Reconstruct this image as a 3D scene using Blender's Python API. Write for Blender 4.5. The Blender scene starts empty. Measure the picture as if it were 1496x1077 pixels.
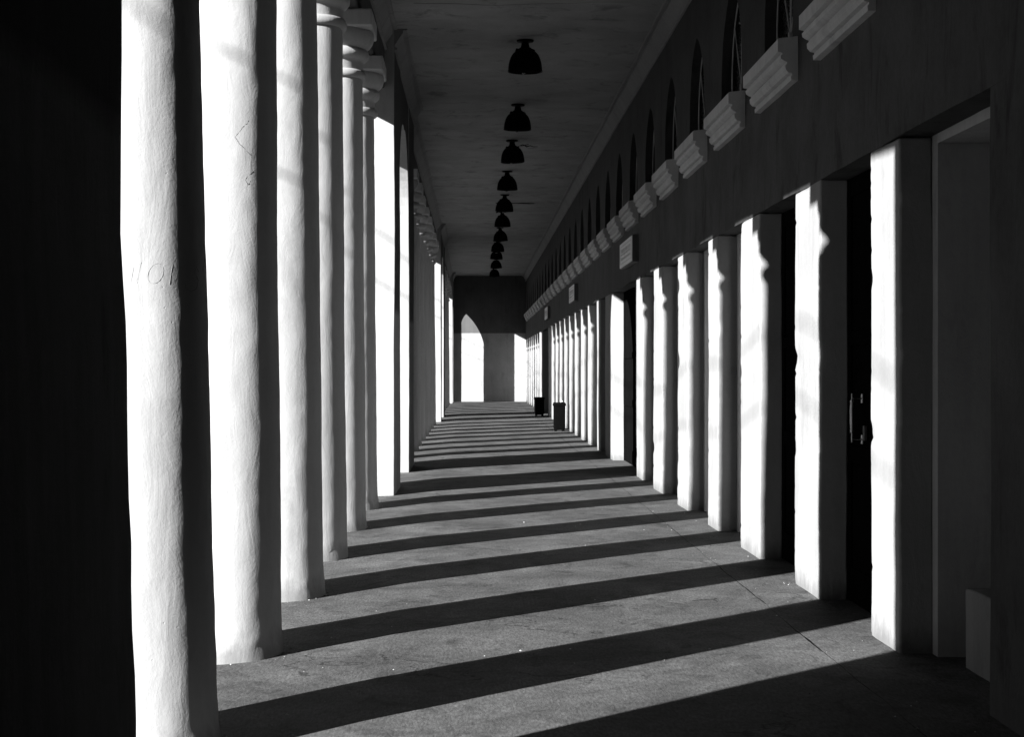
import bpy, bmesh, math, random
from mathutils import Vector, noise

random.seed(7)
SC = bpy.context.scene
COL = SC.collection
H = 1.6                 # eye height; lengths below are measured in eye heights and turned into metres
F = 2600.0              # focal length in photo pixels (1496 wide)
UY = F * H              # depth of u = 1 / (pixels below the horizon)


def m(v):
    return v * H


def dy(u):
    return u * UY


# ------------------------------------------------------------------ materials
def new_mat(name):
    mt = bpy.data.materials.new(name)
    mt.use_nodes = True
    nt = mt.node_tree
    nt.nodes.clear()
    out = nt.nodes.new('ShaderNodeOutputMaterial')
    bs = nt.nodes.new('ShaderNodeBsdfPrincipled')
    nt.links.new(bs.outputs[0], out.inputs[0])
    return mt, nt, bs


def nd(nt, typ, **kw):
    n = nt.nodes.new(typ)
    for k, v in kw.items():
        setattr(n, k, v)
    return n


def noise_node(nt, vec, scale, detail=5, rough=.55, dist=0.0):
    n = nd(nt, 'ShaderNodeTexNoise')
    n.inputs['Scale'].default_value = scale
    n.inputs['Detail'].default_value = detail
    n.inputs['Roughness'].default_value = rough
    n.inputs['Distortion'].default_value = dist
    nt.links.new(vec, n.inputs['Vector'])
    return n.outputs['Fac']


def mapped(nt, vec, sc):
    mp = nd(nt, 'ShaderNodeMapping')
    mp.inputs['Scale'].default_value = sc
    nt.links.new(vec, mp.inputs['Vector'])
    return mp.outputs[0]


def math_node(nt, op, a, b=None, clamp=False):
    n = nd(nt, 'ShaderNodeMath', operation=op, use_clamp=clamp)
    for i, v in enumerate((a, b)):
        if v is None:
            continue
        if isinstance(v, (int, float)):
            n.inputs[i].default_value = v
        else:
            nt.links.new(v, n.inputs[i])
    return n.outputs[0]


def remap(nt, v, a, b, c, d):
    n = nd(nt, 'ShaderNodeMapRange')
    n.inputs['From Min'].default_value = a
    n.inputs['From Max'].default_value = b
    n.inputs['To Min'].default_value = c
    n.inputs['To Max'].default_value = d
    nt.links.new(v, n.inputs['Value'])
    return n.outputs['Result']


def plaster(name, base, var=.10, bump=.35, grain=1.0, upper=None, line=None, soft=.03, stain=.25, rough=.92, streaky=1.0, foot=0.0):
    """Hand-trowelled lime plaster; `upper` is the paint value above the painted line at height `line`."""
    mt, nt, bs = new_mat(name)
    tc = nd(nt, 'ShaderNodeTexCoord')
    geo = nd(nt, 'ShaderNodeNewGeometry')
    v = tc.outputs['Object']
    w = geo.outputs['Position']
    big = noise_node(nt, w, 1.3, 6, .6, .3)
    streak = noise_node(nt, mapped(nt, w, (9, 9, .55)), 1.0, 5, .6)
    fine = noise_node(nt, w, 26, 6, .65)
    f = math_node(nt, 'MULTIPLY', remap(nt, big, .36, .64, 1 - var, 1 + var), remap(nt, streak, .38, .62, 1 - var * .8 * streaky, 1 + var * .5 * streaky))
    f = math_node(nt, 'MULTIPLY', f, remap(nt, fine, .38, .62, 1 - var * .35, 1 + var * .35))
    # damp and rubbed dirt in patches of their own shape
    dirt = noise_node(nt, mapped(nt, w, (2.2, 2.2, .8)), 1.0, 8, .7, .6)
    f = math_node(nt, 'MULTIPLY', f, remap(nt, dirt, .55, .66, 1.0, 1 - stain))
    if foot:
        # splash dirt and worn limewash along the foot, with a ragged upper edge
        sp = nd(nt, 'ShaderNodeSeparateXYZ')
        nt.links.new(w, sp.inputs[0])
        rag = noise_node(nt, mapped(nt, w, (7, 7, 4)), 1.0, 6, .7, .5)
        zr = math_node(nt, 'SUBTRACT', sp.outputs['Z'], math_node(nt, 'MULTIPLY', math_node(nt, 'SUBTRACT', rag, .42), .34))
        f = math_node(nt, 'MULTIPLY', f, remap(nt, zr, -.02, .11, 1 - foot, 1.0))
    if upper is not None:
        sep = nd(nt, 'ShaderNodeSeparateXYZ')
        nt.links.new(w, sep.inputs[0])
        wob = noise_node(nt, w, 1.1, 3)
        zz = math_node(nt, 'ADD', sep.outputs['Z'], math_node(nt, 'MULTIPLY', math_node(nt, 'SUBTRACT', wob, .5), .10 if soft > .02 else .01))
        b = remap(nt, zz, line - soft, line + soft, base, upper)
        val = math_node(nt, 'MULTIPLY', f, b)
    else:
        val = math_node(nt, 'MULTIPLY', f, base)
    comb = nd(nt, 'ShaderNodeCombineColor')
    for i in range(3):
        nt.links.new(val, comb.inputs[i])
    nt.links.new(comb.outputs[0], bs.inputs['Base Color'])
    bs.inputs['Roughness'].default_value = rough
    bs.inputs['Specular IOR Level'].default_value = .15
    # relief: trowel strokes, grit, pits
    stroke = noise_node(nt, mapped(nt, w, (10, 10, 3.0)), 1.0, 7, .62, .9)
    grit = noise_node(nt, w, 70 * grain, 4, .6)
    vor = nd(nt, 'ShaderNodeTexVoronoi')
    vor.inputs['Scale'].default_value = 22
    nt.links.new(w, vor.inputs['Vector'])
    pit = remap(nt, vor.outputs['Distance'], 0.0, .10, -.55, 0.0)
    pm = remap(nt, noise_node(nt, w, 3.5, 2), .55, .62, 0, 1)
    h = math_node(nt, 'ADD', stroke, math_node(nt, 'MULTIPLY', grit, .28))
    h = math_node(nt, 'ADD', h, math_node(nt, 'MULTIPLY', pit, pm))
    bp = nd(nt, 'ShaderNodeBump')
    bp.inputs['Strength'].default_value = bump
    bp.inputs['Distance'].default_value = .012
    nt.links.new(h, bp.inputs['Height'])
    nt.links.new(bp.outputs[0], bs.inputs['Normal'])
    return mt


def plain(name, v, rough=.6, metal=0.0, spec=.4, bump=0.0, scale=40, var=.15):
    mt, nt, bs = new_mat(name)
    geo = nd(nt, 'ShaderNodeNewGeometry')
    w = geo.outputs['Position']
    n = noise_node(nt, w, scale * .2, 5, .6)
    val = math_node(nt, 'MULTIPLY', remap(nt, n, .3, .7, 1 - var, 1 + var), v)
    comb = nd(nt, 'ShaderNodeCombineColor')
    for i in range(3):
        nt.links.new(val, comb.inputs[i])
    nt.links.new(comb.outputs[0], bs.inputs['Base Color'])
    rr = remap(nt, noise_node(nt, w, scale, 3), .3, .7, max(.03, rough - .1), min(1, rough + .1))
    nt.links.new(rr, bs.inputs['Roughness'])
    bs.inputs['Metallic'].default_value = metal
    bs.inputs['Specular IOR Level'].default_value = spec
    if bump:
        bp = nd(nt, 'ShaderNodeBump')
        bp.inputs['Strength'].default_value = bump
        bp.inputs['Distance'].default_value = .01
        nt.links.new(noise_node(nt, w, scale, 5), bp.inputs['Height'])
        nt.links.new(bp.outputs[0], bs.inputs['Normal'])
    return mt


def concrete(name, base):
    mt, nt, bs = new_mat(name)
    geo = nd(nt, 'ShaderNodeNewGeometry')
    w = geo.outputs['Position']
    big = noise_node(nt, w, .9, 7, .65, .5)
    trowel = noise_node(nt, mapped(nt, w, (2.4, 1.5, 1)), 1.0, 7, .65, 1.2)
    fine = noise_node(nt, mapped(nt, w, (62, 16, 1)), 1.0, 4, .8)
    f = math_node(nt, 'MULTIPLY', remap(nt, big, .36, .64, .74, 1.24), remap(nt, trowel, .36, .64, .80, 1.18))
    f = math_node(nt, 'MULTIPLY', f, remap(nt, fine, .36, .64, .62, 1.38))
    # dark oily blotches and worn pale scuffs
    blot = noise_node(nt, mapped(nt, w, (1.9, 1.3, 1)), 1.7, 6, .7, .9)
    f = math_node(nt, 'MULTIPLY', f, remap(nt, blot, .53, .66, 1.0, .58))
    sc = noise_node(nt, mapped(nt, w, (4, 2.4, 1)), 2.3, 5, .75, .4)
    f = math_node(nt, 'MULTIPLY', f, remap(nt, sc, .61, .72, 1.0, 1.5))
    # meandering hairline cracks, only in places
    ve = nd(nt, 'ShaderNodeTexVoronoi', feature='DISTANCE_TO_EDGE')
    ve.inputs['Scale'].default_value = .42
    wp = nd(nt, 'ShaderNodeVectorMath', operation='ADD')
    nz = nd(nt, 'ShaderNodeTexNoise')
    nz.inputs['Scale'].default_value = 2.2
    nz.inputs['Detail'].default_value = 5
    nt.links.new(w, nz.inputs['Vector'])
    nt.links.new(w, wp.inputs[0])
    nt.links.new(nz.outputs['Color'], wp.inputs[1])
    nt.links.new(wp.outputs[0], ve.inputs['Vector'])
    gate = remap(nt, noise_node(nt, w, .7, 3), .52, .56, 0, .75)
    crack = remap(nt, ve.outputs['Distance'], .0, .006, 1, 0)
    f = math_node(nt, 'MULTIPLY', f, math_node(nt, 'SUBTRACT', 1.0, math_node(nt, 'MULTIPLY', crack, gate)))
    val = math_node(nt, 'MULTIPLY', f, base)
    comb = nd(nt, 'ShaderNodeCombineColor')
    for i in range(3):
        nt.links.new(val, comb.inputs[i])
    nt.links.new(comb.outputs[0], bs.inputs['Base Color'])
    bs.inputs['Roughness'].default_value = .9
    bs.inputs['Specular IOR Level'].default_value = .12
    grit = noise_node(nt, mapped(nt, w, (80, 26, 1)), 1.0, 4, .7)
    wave = noise_node(nt, mapped(nt, w, (4, 3, 1)), 2.0, 5, .6, .5)
    h = math_node(nt, 'ADD', math_node(nt, 'MULTIPLY', grit, .6), wave)
    bp = nd(nt, 'ShaderNodeBump')
    bp.inputs['Strength'].default_value = .5
    bp.inputs['Distance'].default_value = .010
    nt.links.new(h, bp.inputs['Height'])
    nt.links.new(bp.outputs[0], bs.inputs['Normal'])
    return mt


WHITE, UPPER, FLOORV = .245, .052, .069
M_col = plaster('lime_plaster_column', WHITE * 1.23, var=.06, bump=.28, stain=.14, foot=.38)
M_pil = plaster('shop_pier_plaster', WHITE * .93, var=.07, bump=.36, stain=.16, foot=.4, streaky=.6)
M_pier = plaster('lime_plaster_pier', WHITE * .95, var=.06, bump=.40, stain=.12)
M_two = plaster('arcade_paint_two_tone', WHITE * .72, var=.10, bump=.35, upper=UPPER * .8, line=m(1.45), soft=.05, stain=.3)
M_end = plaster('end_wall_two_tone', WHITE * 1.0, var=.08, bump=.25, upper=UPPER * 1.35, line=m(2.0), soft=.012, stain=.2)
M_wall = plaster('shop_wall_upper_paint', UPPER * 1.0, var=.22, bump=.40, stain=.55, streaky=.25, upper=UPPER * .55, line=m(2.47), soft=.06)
M_block = plaster('block_plaster', WHITE * .8, var=.08, bump=.3, stain=.2)
M_niche = plaster('niche_plaster', WHITE * 1.45, var=.08, bump=.3, stain=.2)
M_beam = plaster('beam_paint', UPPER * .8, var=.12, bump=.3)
M_ceil = plaster('ceiling_limewash', .19, var=.12, bump=.16, stain=.42, streaky=.2)
M_corn = plaster('cornice_limewash', .16, var=.08, bump=.2, stain=.2)
M_sill = plaster('sill_plaster', WHITE * 1.7, var=.08, bump=.2, stain=.2)
M_floor = concrete('floor_concrete', FLOORV)
M_edge = concrete('floor_edge_concrete', FLOORV * 1.06)
M_dark = plain('joint_dirt', .02, .95, spec=.05)
M_soil = plain('courtyard_earth', .07, .95, spec=.05, bump=.5, scale=8)
M_door = plain('dark_varnished_wood', .004, .5, spec=.0, bump=.15, scale=30)
M_glass = plain('sooty_window_glass', .006, .25, spec=.3)
M_bar = plain('weathered_iron_bar', .30, .7, spec=.2)
M_rail = plain('dusty_wood_rail', .10, .8, spec=.2)
M_metal = plain('steel_handle', .35, .38, metal=1.0)
M_lamp = plain('black_enamel', .003, .5, spec=.02)
M_lens = plain('lamp_glass', .003, .4, spec=.0)
M_glint = plain('glint_bead_glass', .02, .06, spec=.7)
M_bin = plain('black_bin_plastic', .0022, .6, spec=.0)
M_paper = plain('crumpled_paper', .6, .9)
M_sign = plain('sign_face_acrylic', .58, .5, spec=.2)
M_signink = plain('sign_faded_ink', .40, .7)
M_signbox = plain('sign_metal_case', .06, .6)
M_chip = plain('floor_chip', .34, .9)
M_grime = plain('dark_chip', .03, .9)
M_scr = plain('pencil_scratch', .19, .9, spec=.05)
M_crack = plain('plaster_crack', .06, .95)
M_cable = plain('cable_rubber', .03, .7)

# ------------------------------------------------------------------ object helpers


def tag(o, label=None, cat=None, group=None, kind=None):
    if label:
        o['label'] = label
    if cat:
        o['category'] = cat
    if group:
        o['group'] = group
    if cat and not kind:
        kind = 'thing'
    if kind:
        o['kind'] = kind
    return o


def empty(name, loc, label=None, cat=None, group=None, parent=None):
    o = bpy.data.objects.new(name, None)
    o.empty_display_size = .2
    COL.objects.link(o)
    o.location = loc
    if parent:
        o.parent = parent
    return tag(o, label, cat, group)


def origin_of(o):
    p = Vector((0, 0, 0))
    while o is not None:
        p = p + Vector(o.location)
        o = o.parent
    return p


def build(name, verts, faces, mat, parent=None, origin=None, sharp=38, bevel=0.0, mats=None, fmat=None, smooth=True):
    """verts in world metres; object origin = parent's origin (or `origin`)."""
    base = Vector(origin) if origin is not None else (origin_of(parent) if parent else Vector((0, 0, 0)))
    me = bpy.data.meshes.new(name)
    me.from_pydata([tuple(Vector(v) - base) for v in verts], [], [tuple(f) for f in faces])
    for mt in (mats or [mat]):
        me.materials.append(mt)
    if fmat:
        for p, k in zip(me.polygons, fmat):
            p.material_index = k
    bm = bmesh.new()
    bm.from_mesh(me)
    bmesh.ops.remove_doubles(bm, verts=bm.verts, dist=1e-5)
    bmesh.ops.recalc_face_normals(bm, faces=bm.faces)
    if name == 'upper_wall':                      # an open sheet: turn every wall face to the walkway
        bm.normal_update()
        bmesh.ops.reverse_faces(bm, faces=[f for f in bm.faces if f.normal.x > .5])
    bm.to_mesh(me)
    bm.free()
    if smooth:
        me.shade_smooth()
        me.set_sharp_from_angle(angle=math.radians(sharp))
    o = bpy.data.objects.new(name, me)
    COL.objects.link(o)
    if parent:
        o.parent = parent
        o.location = base - origin_of(parent)
    else:
        o.location = base
    if bevel:
        b = o.modifiers.new('worn_edges', 'BEVEL')
        b.width = bevel
        b.segments = 2
        b.limit_method = 'ANGLE'
        b.angle_limit = math.radians(50)
    return o


class MB:
    def __init__(s):
        s.v, s.f, s.k = [], [], []

    def add(s, vs, fs, k=0):
        n = len(s.v)
        s.v += [Vector(v) for v in vs]
        s.f += [[i + n for i in f] for f in fs]
        s.k += [k] * len(fs)

    def box(s, x0, x1, y0, y1, z0, z1, k=0):
        vs = [(x, y, z) for z in (z0, z1) for y in (y0, y1) for x in (x0, x1)]
        s.add(vs, [(0, 2, 3, 1), (4, 5, 7, 6), (0, 1, 5, 4), (2, 6, 7, 3), (0, 4, 6, 2), (1, 3, 7, 5)], k)

    def lathe(s, prof, n=48, cx=0, cy=0, cap=True, k=0):
        vs, fs = [], []
        for (r, z) in prof:
            for i in range(n):
                a = 2 * math.pi * i / n
                vs.append((cx + r * math.cos(a), cy + r * math.sin(a), z))
        for j in range(len(prof) - 1):
            for i in range(n):
                i2 = (i + 1) % n
                fs.append((j * n + i, j * n + i2, (j + 1) * n + i2, (j + 1) * n + i))
        if cap:
            fs.append(tuple(reversed(range(n))))
            fs.append(tuple(range((len(prof) - 1) * n, len(prof) * n)))
        s.add(vs, fs, k)

    def tube(s, pts, r, n=8, k=0):
        pts = [Vector(p) for p in pts]
        vs, fs = [], []
        for i, p in enumerate(pts):
            t = (pts[min(i + 1, len(pts) - 1)] - pts[max(i - 1, 0)]).normalized()
            a = t.cross(Vector((.31, .17, .93)))
            if a.length < 1e-3:
                a = t.cross(Vector((1, 0, 0)))
            a.normalize()
            b = t.cross(a)
            rr = r[i] if isinstance(r, (list, tuple)) else r
            for q in range(n):
                an = 2 * math.pi * q / n
                vs.append(p + a * rr * math.cos(an) + b * rr * math.sin(an))
        for i in range(len(pts) - 1):
            for q in range(n):
                q2 = (q + 1) % n
                fs.append((i * n + q, i * n + q2, (i + 1) * n + q2, (i + 1) * n + q))
        fs.append(tuple(reversed(range(n))))
        fs.append(tuple(range((len(pts) - 1) * n, len(pts) * n)))
        s.add(vs, fs, k)

    def prism(s, poly, y0, y1, k=0, axis='y'):
        """poly of (x, z) swept along y (or poly of (y, z) swept along x)."""
        n = len(poly)
        if axis == 'y':
            vs = [(x, y0, z) for x, z in poly] + [(x, y1, z) for x, z in poly]
        else:
            vs = [(y0, y, z) for y, z in poly] + [(y1, y, z) for y, z in poly]
        fs = [(i, (i + 1) % n, (i + 1) % n + n, i + n) for i in range(n)]
        fs += [tuple(reversed(range(n))), tuple(range(n, 2 * n))]
        s.add(vs, fs, k)

    def build(s, name, mat, parent=None, **kw):
        if 'mats' in kw and 'fmat' not in kw:
            kw['fmat'] = s.k
        return build(name, s.v, s.f, mat, parent, **kw)


def lump(p, seed=0.0, big=.010, mid=.004, fin=.0012):
    """hand-plaster unevenness: a 3-D offset."""
    o = Vector((seed * 3.7, seed * 1.9, seed * 5.3))
    q = Vector((p.x, p.y, p.z * .7))
    d = noise.noise_vector(q * 1.1 + o) * big
    d += noise.noise_vector(q * 4.3 + o) * mid
    if fin:
        d += noise.noise_vector(Vector((p.x, p.y, p.z * .6)) * 19 + o) * fin
    return d


def grid_box(name, x, y, z, n, mat, parent=None, seed=0.0, amp=(.010, .004, .001), hook=None, bevel=.010,
             mats=None, face_mat=None, pin_bottom=True, zlist=None):
    """A box of gridded faces with uneven plaster; face_mat maps a face key (-x +x -y +y -z +z) to a slot."""
    xs = [x[0] + (x[1] - x[0]) * i / n[0] for i in range(n[0] + 1)]
    ys = [y[0] + (y[1] - y[0]) * i / n[1] for i in range(n[1] + 1)]
    zs = zlist or [z[0] + (z[1] - z[0]) * i / n[2] for i in range(n[2] + 1)]
    idx, vs, fs, fm = {}, [], [], []

    def vid(i, j, k):
        key = (i, j, k)
        if key not in idx:
            p = Vector((xs[i], ys[j], zs[k]))
            q = p + lump(p, seed, *amp)
            if pin_bottom and k == 0:
                q.z = p.z
            if hook:
                q = hook(p, q)
            idx[key] = len(vs)
            vs.append(q)
        return idx[key]
    nx, ny, nz = len(xs) - 1, len(ys) - 1, len(zs) - 1
    fmk = face_mat or {}

    def quad(a, b, c, d, key):
        fs.append((vid(*a), vid(*b), vid(*c), vid(*d)))
        fm.append(fmk.get(key, 0))
    for j in range(ny):
        for k in range(nz):
            quad((0, j, k), (0, j, k + 1), (0, j + 1, k + 1), (0, j + 1, k), '-x')
            quad((nx, j, k), (nx, j + 1, k), (nx, j + 1, k + 1), (nx, j, k + 1), '+x')
    for i in range(nx):
        for k in range(nz):
            quad((i, 0, k), (i + 1, 0, k), (i + 1, 0, k + 1), (i, 0, k + 1), '-y')
            quad((i, ny, k), (i, ny, k + 1), (i + 1, ny, k + 1), (i + 1, ny, k), '+y')
    for i in range(nx):
        for j in range(ny):
            quad((i, j, 0), (i, j + 1, 0), (i + 1, j + 1, 0), (i + 1, j, 0), '-z')
            quad((i, j, nz), (i + 1, j, nz), (i + 1, j + 1, nz), (i, j + 1, nz), '+z')
    return build(name, vs, fs, mat, parent, bevel=bevel, mats=mats, fmat=fm if mats else None, sharp=45)


def copy_tree(o, parent=None):
    c = o.copy()
    COL.objects.link(c)
    c.parent = parent
    for ch in [q for q in bpy.data.objects if q.parent == o]:
        copy_tree(ch, c)
    return c


SUN_A = math.atan(.000412 * F)                  # sun's bearing behind the camera's left shoulder
# ------------------------------------------------------------------ main measures (eye heights / metres)
XI, XO = m(-.635), m(-1.212)          # arcade piers: inner and outer face
XB = m(-.715)                         # beam inner face over the columns
XC = m(-.918)                          # column axis
XW = m(1.48)                          # shop wall face
ZB = m(3.20)                          # underside of the beam
ZC = m(3.68)                          # ceiling
ZCN = m(3.53)                         # lower edge of the cornice
Y_END = dy(.020)
Y_BACK = -13.8
ZO = m(1.808)                         # head of the door openings

# ------------------------------------------------------------------ setting: ground, floor, ceiling
mb = MB()
mb.add([(-500, -500, -.42), (500, -500, -.42), (500, 500, -.42), (-500, 500, -.42)], [(0, 1, 2, 3)])
tag(mb.build('ground', M_soil), kind='structure')


def floor_strip(mbx, xa, xb, fx, k):
    """xa, xb: functions of y giving the strip's edges; fx(x, y) its height."""
    ys, y = [], Y_BACK
    while y < Y_END - .01:
        ys.append(y)
        y += .08 if 2 < y < 17 else (.25 if y < 36 else .6)
    ys.append(Y_END)
    nx = 14
    base = len(mbx.v)
    vs = []
    for y in ys:
        a, b = xa(y), xb(y)
        for i in range(nx + 1):
            x = a + (b - a) * i / nx
            vs.append(Vector((x, y, fx(x, y))))
    fs = []
    for j in range(len(ys) - 1):
        for i in range(nx):
            q = j * (nx + 1) + i
            fs.append((q, q + 1, q + nx + 2, q + nx + 1))
    mbx.add(vs, fs, k)


def wob(y, s, a):
    return noise.noise(Vector((s, y * 1.7, 0))) * a + noise.noise(Vector((s + 9, y * 9.0, 0))) * a * .35


XS1, XS2 = m(-.313), m(1.222)
gapw = lambda y: .0008 + max(0.0, .0045 * (noise.noise(Vector((4, y * .9, 1))) + .35 + .8 * noise.noise(Vector((7, y * 4, 1)))))
und = lambda x, y: noise.noise(Vector((x * .6, y * .5, 3))) * .006 + noise.noise(Vector((x * 2.3, y * 2.0, 8))) * .0018
mb = MB()
floor_strip(mb, lambda y: m(-1.32), lambda y: XS1 + wob(y, 2, .012), lambda x, y: und(x, y) - .030 * max(0, (XS1 - x)) / m(.5), 1)
floor_strip(mb, lambda y: XS1 + wob(y, 2, .012), lambda y: XS2 - gapw(y) + wob(y, 5, .012), lambda x, y: und(x, y), 0)
floor_strip(mb, lambda y: XS2 + gapw(y) + wob(y, 5, .012), lambda y: m(2.3),
            lambda x, y: und(x, y) + .0008, 0)
mb.box(m(-1.33), m(2.32), Y_BACK, Y_END + .6, -.60, -.045, 2)
tag(mb.build('floor', None, mats=[M_floor, M_edge, M_dark], sharp=50), kind='structure')

# debris lying on the floor: uncountable specks
mb = MB()
rnd = random.Random(11)
FEET = [(m(-.92), dy(u_), m(.25)) for u_ in (.001821, .00244, .003059, .003657, .0043, .00493)]
for i in range(640):
    y = 5.0 + 15 * rnd.random() ** 1.6
    x = rnd.uniform(m(-.62), m(1.45))
    if rnd.random() < .4:
        x = rnd.choice((m(-.62) + abs(rnd.gauss(0, .16)), XS2 + rnd.gauss(0, .08), m(1.46) - abs(rnd.gauss(0, .10))))
    if i >= 420:                                  # crumbs of limewash fallen round the column feet
        fx, fy, fr = rnd.choice(FEET)
        a_ = rnd.uniform(-2.2, 1.0)
        x, y = fx + (fr + abs(rnd.gauss(0, .05))) * math.cos(a_), fy + (fr + abs(rnd.gauss(0, .07))) * math.sin(a_)
    s = rnd.choice((.003, .004, .004, .006, .008)) * rnd.uniform(.6, 1.2)
    if i % 60 == 0:
        s *= 1.8
    z = und(x, y) + .001
    if x < XS1:
        z -= .030 * (XS1 - x) / m(.5)
    n = 6
    vs = [(x + s * rnd.uniform(.5, 1.3) * math.cos(2 * math.pi * q / n), y + s * rnd.uniform(.5, 1.4) * math.sin(2 * math.pi * q / n), z) for q in range(n)]
    vs.append((x + rnd.uniform(-.3, .3) * s, y, z + s * rnd.uniform(.4, .9)))
    mb.add(vs, [(q, (q + 1) % n, n) for q in range(n)], 0 if rnd.random() < .35 else 1)
tag(mb.build('floor_debris', None, mats=[M_chip, M_grime], smooth=False), 'scattered plaster chips and grit lying on the concrete walkway', 'debris', kind='stuff')

# ceiling: one uneven sheet under a roof slab
mb = MB()
vs, fs = [], []
nx, ny = 20, 240
for j in range(ny + 1):
    y = Y_BACK + (Y_END + .5 - Y_BACK) * j / ny
    for i in range(nx + 1):
        x = m(-.80) + (m(1.56) - m(-.80)) * i / nx
        z = ZC + noise.noise(Vector((x * .7, y * .9, 1))) * .012 + noise.noise(Vector((x * .25, y * 2.2, 4))) * .008
        vs.append((x, y, z))
for j in range(ny):
    for i in range(nx):
        q = j * (nx + 1) + i
        fs.append((q, q + 1, q + nx + 2, q + nx + 1))
mb.add(vs, fs, 0)
mb.box(XO - .05, m(2.4), Y_BACK - .2, Y_END + .8, ZC + .06, ZC + .32, 0)
ceiling = tag(mb.build('ceiling', M_ceil, sharp=60), kind='structure')
# hairline plaster ridge across the ceiling
pts = []
for i in range(40):
    x = m(-.45) + (m(1.15) - m(-.45)) * i / 39
    y = dy(.00503) + .10 * math.sin(x * 1.9 + .8) + .05 * noise.noise(Vector((x * 2, 0, 0)))
    pts.append((x, y, ZC + noise.noise(Vector((x * .7, y * .9, 1))) * .012 + noise.noise(Vector((x * .25, y * 2.2, 4))) * .008 + .001))
mb = MB()
mb.tube(pts, .008, 8)
tag(mb.build('ceiling_ridge', M_ceil, ceiling), kind='structure')


# ------------------------------------------------------------------ cornice profile
def cornice(name, x, sgn, y0, y1, parent):
    """sgn = direction from wall into the walkway. Gently uneven run with fillets at both edges."""
    d = m(.105)
    prof = [(0.0, ZCN - .034), (.034, ZCN - .034), (.042, ZCN - .020), (.042, ZCN - .004), (.014, ZCN + .000), (.014, ZCN + .026), (d - .060, ZC - .062),
            (d - .050, ZC - .058), (d - .050, ZC - .022), (d - .010, ZC - .026), (d, ZC - .018), (d, ZC + .03), (0.0, ZC + .03)]
    n = max(1, int((y1 - y0) / .35))
    vs, fs = [], []
    k = len(prof)
    for j in range(n + 1):
        y = y0 + (y1 - y0) * j / n
        w = noise.noise(Vector((x, y * .8, 2))) * .008
        for i, (a, z) in enumerate(prof):
            e = w if 0 < i < k - 1 else 0
            vs.append((x + sgn * (a + e), y, z + e * .6))
    for j in range(n):
        for i in range(k):
            i2 = (i + 1) % k
            fs.append((j * k + i, j * k + i2, (j + 1) * k + i2, (j + 1) * k + i))
    fs.append(tuple(range(k)))
    fs.append(tuple(n * k + i for i in reversed(range(k))))
    return build(name, vs, fs, M_corn, parent, sharp=30)


# ------------------------------------------------------------------ columns
def col_r(zh):
    """shaft radius (eye heights) at height zh."""
    if zh < .10:
        return .234 + .010 * (1 - zh / .10) ** 2
    return .234 - .0092 * zh


def shaft_point(th, z, seed, lean, dent):
    zh = z / H
    th0 = math.atan2(-math.cos(SUN_A), math.sin(SUN_A)) + math.radians(4 if seed == 1 else 3)
    eps = (.030 if seed == 1 else .020) if seed < 20 else .012
    r = m(col_r(zh)) * (1 + .3 * eps + eps * math.cos(4 * (th - th0)))
    base = Vector((r * math.cos(th), r * math.sin(th), z))
    nrm = Vector((math.cos(th), math.sin(th), 0))
    o = seed * 11.3
    q = Vector((nrm.x * .25 + o, nrm.y * .25, z))
    d = noise.noise(Vector((q.x * 2.2, q.y * 2.2, z * .75 + o))) * .0085 * dent
    d += noise.noise(Vector((q.x * 9, q.y * 9, z * 2.6 + o))) * .0036 * dent
    d += noise.noise(Vector((q.x * 24, q.y * 24, z * 9 + o))) * .0022
    if zh < .06:
        d += noise.noise(Vector((q.x * 30, q.y * 30, z * 20 + o))) * .010 - .010 * max(0, noise.noise(Vector((q.x * 14 + 5, q.y * 14, o))))
    base += nrm * d
    base.x += lean(zh)
    return base


def make_shaft(name, parent, seed, lean, nseg, nz, dent=1.0, mat=None):
    zt = m(2.815)
    o = origin_of(parent)
    vs, fs = [], []
    for j in range(nz + 1):
        z = zt * j / nz
        for i in range(nseg):
            p = shaft_point(2 * math.pi * i / nseg, z, seed, lean, dent)
            if j == 0:
                p.z = -.04
            vs.append(p + o)
    for j in range(nz):
        for i in range(nseg):
            i2 = (i + 1) % nseg
            fs.append((j * nseg + i, j * nseg + i2, (j + 1) * nseg + i2, (j + 1) * nseg + i))
    fs.append(tuple(range(nz * nseg, (nz + 1) * nseg)))
    return build(name, vs, fs, mat or M_col, parent, sharp=80)


def uneven(mbx, seed, a=.004):
    for i, v in enumerate(mbx.v):
        mbx.v[i] = v + noise.noise_vector(v * 6 + Vector((seed, 0, 0))) * a


def make_capital(parent, seed, n=48):
    o = origin_of(parent)
    mb = MB()
    mb.lathe([(m(.205), m(2.800)), (m(.222), m(2.803)), (m(.229), m(2.812)), (m(.233), m(2.826)), (m(.229), m(2.842)), (m(.222), m(2.855)), (m(.205), m(2.856))], n, o.x, o.y)
    uneven(mb, seed)
    mb.build('neck_ring', M_col, parent, sharp=60)
    mb = MB()
    pr = [(.213, 2.850), (.212, 2.90), (.216, 2.918), (.232, 2.924), (.245, 2.940), (.248, 2.960), (.243, 2.982), (.234, 2.990),
          (.238, 2.996), (.254, 3.008), (.269, 3.030), (.279, 3.058), (.281, 3.080), (.276, 3.098), (.262, 3.100)]
    mb.lathe([(m(r), m(z)) for r, z in pr], n, o.x, o.y)
    uneven(mb, seed + 4)
    mb.build('capital', M_col, parent, sharp=60)
    a = m(.283)
    grid_box('abacus', (o.x - a, o.x + a), (o.y - a, o.y + a), (m(3.101), m(3.204)), (6, 6, 3), M_col, parent, seed=seed, amp=(.004, .004, .001), bevel=.014, pin_bottom=False)


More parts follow.
